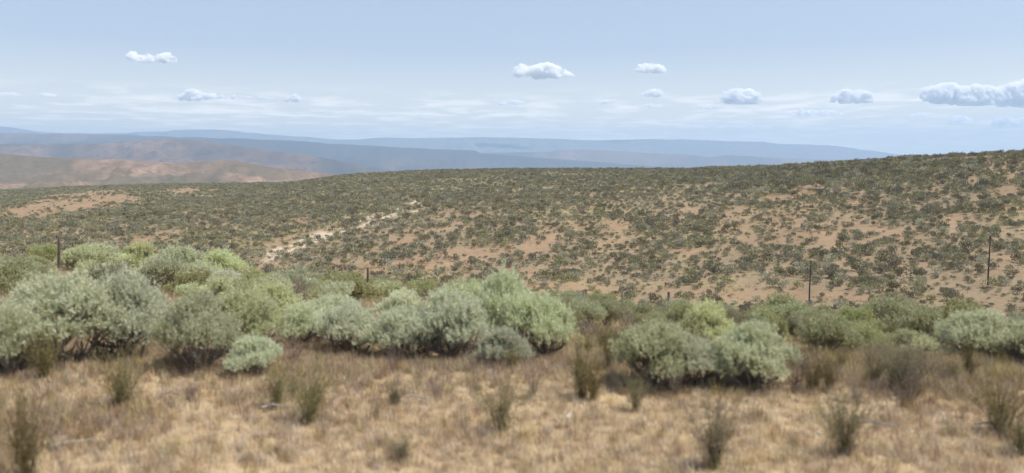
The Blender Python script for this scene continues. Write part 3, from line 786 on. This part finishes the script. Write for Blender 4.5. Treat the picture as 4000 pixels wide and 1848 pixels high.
def pole(px, top, base, lean_px, label, cap):
    x, y, z = pix_ground(px, base, 85, 260)
    h = (base - top) / FPX * y; w = 3.4 / FPX * y
    e = link('wooden_pole', None, None, (x, y, z)); tag(e, label, 'pole', 'bare wooden poles in the gully')
    ln = lean_px / FPX * y; rg = np.random.default_rng(int(px))
    S = np.linspace(0, 1, 9); pts = [(ln * s + rg.normal(0, .015), 0, -1.0 * (s == 0) + h * s) for s in S]
    V, F = tube(pts, [w * (1 - .35 * s) for s in S], 10)
    V = list(V); V.append((ln, 0, h + .03)); n = len(V) - 1
    F4 = [tuple(f) for f in F]; last = 8 * 10
    me = bpy.data.meshes.new('shaft'); me.from_pydata([tuple(v) for v in V], [], F4 + [(last + k, last + (k + 1) % 10, n) for k in range(10)])
    me.materials.append(M_post); link('shaft', me, e)
    if cap:
        B = Buf(); V, F = tube([(0, 0, 0), (0, 0, .05), (0, 0, .12), (0, 0, .16), (0, 0, .25), (0, 0, .3)], [.05, .1, .06, .1, .06, .02], 10); B.add(V, F)
        o = link('insulator', B.mesh('insulator', M_insul, True), e, (ln, 0, h + .02), 0, (1.6, 1.6, 1.6))
    return e
pole(3160, 1020, 1196, 8, 'thin dark bare pole rising behind the green shrubs, left one of two', False)
pole(3858, 935, 1116, 10, 'thin dark leaning pole on the brushy slope near the right edge', True)

# ------------------------------------------------------------------ scatter with geometry nodes
def scatter(name, pts, rot, scl, idx, protos, label, cat=None):
    col = bpy.data.collections.new(name + '_kinds')
    for i, me in enumerate(protos):
        o = bpy.data.objects.new('%s_kind_%d' % (name, i), me); col.objects.link(o)
    me = bpy.data.meshes.new(name); me.vertices.add(len(pts)); me.vertices.foreach_set('co', np.asarray(pts, np.float32).ravel())
    a = me.attributes.new('rot', 'FLOAT_VECTOR', 'POINT'); a.data.foreach_set('vector', np.asarray(rot, np.float32).ravel())
    a = me.attributes.new('scl', 'FLOAT_VECTOR', 'POINT'); a.data.foreach_set('vector', np.asarray(scl, np.float32).ravel())
    a = me.attributes.new('idx', 'INT', 'POINT'); a.data.foreach_set('value', np.asarray(idx, np.int32))
    ob = link(name, me); ob['kind'] = 'stuff'; ob['label'] = label
    g = bpy.data.node_groups.new(name, 'GeometryNodeTree')
    g.interface.new_socket('Geometry', in_out='INPUT', socket_type='NodeSocketGeometry')
    g.interface.new_socket('Geometry', in_out='OUTPUT', socket_type='NodeSocketGeometry')
    gi, go = g.nodes.new('NodeGroupInput'), g.nodes.new('NodeGroupOutput')
    ci = g.nodes.new('GeometryNodeCollectionInfo'); ci.inputs['Collection'].default_value = col
    ci.inputs['Separate Children'].default_value = True; ci.inputs['Reset Children'].default_value = True
    ip = g.nodes.new('GeometryNodeInstanceOnPoints'); ip.inputs['Pick Instance'].default_value = True
    def na(nm, dt):
        n = g.nodes.new('GeometryNodeInputNamedAttribute'); n.data_type = dt; n.inputs[0].default_value = nm; return n.outputs['Attribute']
    e2r = g.nodes.new('FunctionNodeEulerToRotation')
    g.links.new(na('rot', 'FLOAT_VECTOR'), e2r.inputs[0]); g.links.new(e2r.outputs[0], ip.inputs['Rotation'])
    g.links.new(na('scl', 'FLOAT_VECTOR'), ip.inputs['Scale']); g.links.new(na('idx', 'INT'), ip.inputs['Instance Index'])
    g.links.new(gi.outputs[0], ip.inputs['Points']); g.links.new(ci.outputs[0], ip.inputs['Instance']); g.links.new(ip.outputs[0], go.inputs[0])
    md = ob.modifiers.new('scatter', 'NODES'); md.node_group = g
    return ob

# grass tufts
def tuft(seed, n, h, spread, mat, w=0.006, lean=0.5):
    rg = np.random.default_rng(seed)
    az = rg.uniform(0, 6.28, n); L = h * rg.uniform(.5, 1.1, n); le = np.abs(rg.normal(0, lean, n))
    b = np.stack([rg.normal(0, spread, n), rg.normal(0, spread, n), np.full(n, -.01)], 1)
    d = np.stack([np.cos(az) * np.sin(le), np.sin(az) * np.sin(le), np.cos(le)], 1)
    d2 = np.stack([np.cos(az) * np.sin(le * 1.9), np.sin(az) * np.sin(le * 1.9), np.cos(np.minimum(le * 1.9, 1.7))], 1)
    s = np.stack([-np.sin(az), np.cos(az), np.zeros(n)], 1) * w
    m = b + d * (L * .55)[:, None]; t = m + d2 * (L * .5)[:, None]
    V = np.stack([b - s, b + s, m - s * .7, m + s * .7, t], 1).reshape(-1, 3)
    k = np.arange(n)[:, None] * 5
    F = np.concatenate([k + [0, 1, 3], k + [0, 3, 2], k + [2, 3, 4]], 0)
    return mesh_np('tuft', V, F, mat, np.repeat(rg.uniform(0, 1, n), 5))
T_all = [tuft(1, 34, .14, .06, M_grass, .0035, .85), tuft(2, 40, .17, .06, M_grass, .0035, .8), tuft(3, 34, .12, .07, M_grass, .004, 1.1),
         tuft(4, 34, .17, .045, M_grass_b, .0035), tuft(5, 30, .22, .05, M_grass_b, .0035, .4), tuft(6, 34, .2, .05, M_grass_y, .004, .4),
         tuft(7, 36, .26, .05, M_grass_y, .004, .35)]
rg = np.random.default_rng(99)
def cone_pts(n, y0, y1, um, rg):
    y = np.sqrt(rg.uniform(y0 ** 2, y1 ** 2, n)); u = rg.uniform(-um, um, n); return u * y, y
X, Y, S, I = [], [], [], []
for n, y0, y1, s0, s1 in ((38000, 3.4, 13, .35, .72), (30000, 13, 42, 0.7, 1.4)):
    x, y = cone_pts(int(n * 1.15), y0, y1, .98, rg)
    keep = y < np.interp(2000 + FPX * x / y, *LIPD) * 1.15; x, y = x[keep], y[keep]
    d = fbm(x / 1.1, y / 0.8, 41, 4) + rg.normal(0, .12, len(x)); keep = d > -0.27; x, y, d = x[keep], y[keep], d[keep]
    z = ground_z(x, y); px, py = project(x, y, z)
    p2 = fbm(x / 1.9, y / 1.5, 43, 3) + rg.normal(0, .07, len(x))
    band = 1 - sstep(py, 1420, 1560) + 0 * py                      # browner, greener growth between the shrubs
    gold = rg.random(len(x)) > (0.18 + 0.62 * band)
    yel = rg.random(len(x)) < (.18 + .5 * sstep(px, 2100, 3000) * (py < 1500))
    yel = yel | ((px > 2150) & (py < 1380))
    idx = np.where(gold & (p2 < .11), rg.integers(0, 3, len(x)), np.where(yel, rg.integers(5, 7, len(x)), rg.integers(3, 5, len(x))))
    X.append(x); Y.append(y); I.append(idx); S.append(rg.uniform(s0, s1, len(x)) * (1 + .5 * np.clip(p2, -.3, .3)))
X, Y, S, I = map(np.concatenate, (X, Y, S, I)); Z = ground_z(X, Y)
n = len(X); rot = np.stack([rg.normal(0, .12, n), rg.normal(0, .12, n), rg.uniform(0, 6.28, n)], 1)
scatter('dry_grass', np.stack([X, Y, Z], 1), rot, np.stack([S, S, S * rg.uniform(.7, 1.2, n) * np.where((X / Y > .05) & (Y > 9.5), .6, 1)], 1), I, T_all, 'tan and golden dry grass covering the roadside ground')

# hillside brush
def hill_bush(seed, n=230, mat=M_hill):
    rg = np.random.default_rng(seed); nc = 7
    c = rg.normal(0, 1, (nc, 3)) * np.array([.24, .24, .05]) + np.array([0, 0, .30])
    k = rg.integers(0, nc, n); dv = rg.normal(0, 1, (n, 3)); dv /= np.linalg.norm(dv, axis=1, keepdims=True)
    P = c[k] + dv * rg.uniform(.12, .24, (n, 1)) * np.array([1.1, 1.1, .85]); P[:, 2] = np.maximum(P[:, 2], .02)
    V, F, T = leaf_tris(rg, P, dv * .6 + np.array([0, 0, .8]) + rg.normal(0, .3, (n, 3)), 0.15, 0.085)
    return mesh_np('hill_bush', V, F, mat, T)
H_all = [hill_bush(s) for s in range(201, 207)] + [hill_bush(s, 230, M_hillg) for s in (207, 208)] + [hill_bush(s, 200, M_mid_) for s, M_mid_ in ((209, M_hillp),)]
rg = np.random.default_rng(123)
xs, ys = [], []
CS = 1.55
gx, gy = np.meshgrid(np.arange(-720, 720, CS), np.arange(60, 720, CS))
x = (gx + rg.uniform(-.48, .48, gx.shape) * CS).ravel(); y = (gy + rg.uniform(-.48, .48, gy.shape) * CS).ravel()
q = np.abs(x / y) < 1.0; x, y = x[q], y[q]
px0 = 2000 + FPX * x / y
fd, cd, ld = L_(FTD, px0), L_(CRD, px0), L_(LIPD, px0)
keep = (y > ld * 1.4) & (y < cd * 1.12); x, y = x[keep], y[keep]
z = ground_z(x, y); bare, cream, yel, px, py = hill_fields(x, y, z)
dens = 0.60 + .75 * fbm(x / 5, y / 9, 51, 3) + .7 * fbm(x / 30, y / 50, 52, 3)
dens = dens + 0.04 * sstep(y, 250, 450)
dens = dens * (1 - (.74 + .2 * (px < 950)) * bare) * (1 - .62 * cream)
keep = rg.random(len(x)) < dens; x, y, z, px, py = x[keep], y[keep], z[keep], px[keep], py[keep]
w = rg.uniform(.5, 1.0, len(x)) ** 2 * 1.9 * (1 + .5 * fbm(x / 12, y / 12, 55, 2)) * (1 + .1 * sstep(y, 100, 300))
n = len(x); gi_ = sstep(fbm(x / 22, y / 30, 57, 3), 0, .12)
idx = rg.integers(0, 6, n); g = rg.random(n) < .06 + .25 * gi_; idx[g] = rg.integers(6, 8, g.sum()); g = rg.random(n) < .12; idx[g] = 8
rz = rg.uniform(0, 6.28, n); w = w * (1 + .25 * (px > 2700) * (py < 760)); hh = w * rg.uniform(1.0, 1.45, n)
print('hill bushes', n)
inview = (np.abs(x / y) < .64) & (y > fd.min())
size = np.where(inview, w / y, 0)
# which are hidden by the bank in front
vis = py < L_(LIP, px) - 45
size = np.where(vis, size, 0)
order = np.argsort(-size); own = order[:285]
for i in own:
    o = link('hillside_shrub', H_all[int(idx[i])], None, (x[i], y[i], z[i] - .03), rz[i], (w[i], w[i], hh[i]))
    tag(o, 'one of the dark green shrubs dotted over the lower part of the far slope', 'shrub', 'shrubs on the lower far slope')
m = np.ones(n, bool); m[own] = False
scatter('hillside_brush', np.stack([x, y, z - .03], 1)[m], np.stack([0 * rz, 0 * rz, rz], 1)[m], np.stack([w, w, hh], 1)[m], idx[m], H_all, 'dark green sagebrush covering the far slope up to the skyline')

# thin dry grass on the slope
x, y = cone_pts(52000, 85, 420, .75, rg); px0 = 2000 + FPX * x / y
keep = (y > L_(FTD, px0) * .9) & (y < L_(CRD, px0)); x, y = x[keep], y[keep]; z = ground_z(x, y)
bare, cream, yel, px, py = hill_fields(x, y, z)
keep = rg.random(len(x)) < (.35 + .65 * yel) * (1 - .45 * bare) * (1 - .8 * cream); x, y, z, yel, bare = x[keep], y[keep], z[keep], yel[keep], bare[keep]
n = len(x); s = rg.uniform(1.2, 3.2, n)
T_h = [tuft(8, 26, .16, .09, M_grass_y, .012), tuft(9, 26, .14, .09, M_grass, .012), tuft(10, 26, .14, .09, M_grass_b, .012)]
idx = np.where(rg.random(n) < yel, 0, rg.integers(1, 3, n))
scatter('slope_grass', np.stack([x, y, z], 1), np.stack([0 * x, 0 * x, rg.uniform(0, 6.28, n)], 1), np.stack([s, s, s], 1), idx, T_h, 'thin yellow grass between the shrubs of the far slope')

# ------------------------------------------------------------------ sticks and stones on the dry grass
def stick(seed):
    rg = np.random.default_rng(seed); B = Buf()
    pts = [(-.5, 0, .02), (-.2, rg.normal(0, .04), .035), (.15, rg.normal(0, .05), .03), (.5, rg.normal(0, .06), .015)]
    V, F = tube(pts, [.012, .011, .008, .003], 6); B.add(V, F)
    for k in range(4):
        i = int(rg.integers(1, 3)); p = np.array(pts[i]); q = p + np.array([rg.uniform(.05, .22), rg.normal(0, .12), rg.uniform(0, .06)])
        V, F = tube([p, (p + q) / 2 + rg.normal(0, .01, 3), q], [.006, .004, .001], 4); B.add(V, F)
    return B.mesh('stick', M_stick, True)
M_stick = plain('bleached_wood', (0.36, 0.32, 0.28), (0.52, 0.48, 0.42), 30)
items = []
St = [stick(s) for s in (1, 2, 3)]
rg = np.random.default_rng(5)
for px, py in ((1090,1615),(680,1565),(2390,1490),(3440,1690),(3880,1690),(300,1760),(1640,1580),(3280,1640)):
    x, y, z = pix_ground(px, py); o = link('dead_stick', St[int(rg.integers(3))], None, (x, y, z + .035), rg.uniform(-.5, .5), (rg.uniform(.18, .36),) * 2 + (.8,))
    tag(o, 'one of the bleached dead sticks lying on the dry grass', 'stick', 'dead sticks on the grass'); items.append((o, px))
autolabel(items, 'bleached dead stick', LMK_FRONT)
def stone(seed):
    rg = np.random.default_rng(seed); V, F = ico_sub(2)
    V = V * (1 + .5 * fbm(V[:, 0] * 1.6 + seed, V[:, 1] * 1.6 + V[:, 2], seed, 3))[:, None] * np.array([1, .8, .55])
    return mesh_np('stone', V, F, M_rock)
Sn = [stone(s) for s in (1, 2, 3)]
items = []
for k in range(26):
    px = rg.uniform(0, 4000); x, y, z = pix_ground(px, rg.uniform(1560, 1840)); s = rg.uniform(.015, .04)
    o = link('stone', Sn[k % 3], None, (x, y, z + s * .2), rg.uniform(0, 6), (s, s, s)); tag(o, 'one of the small pale stones lying in the dry grass', 'stone', 'small stones in the grass'); items.append((o, px))
autolabel(items, 'small pale stone', LMK_FRONT)
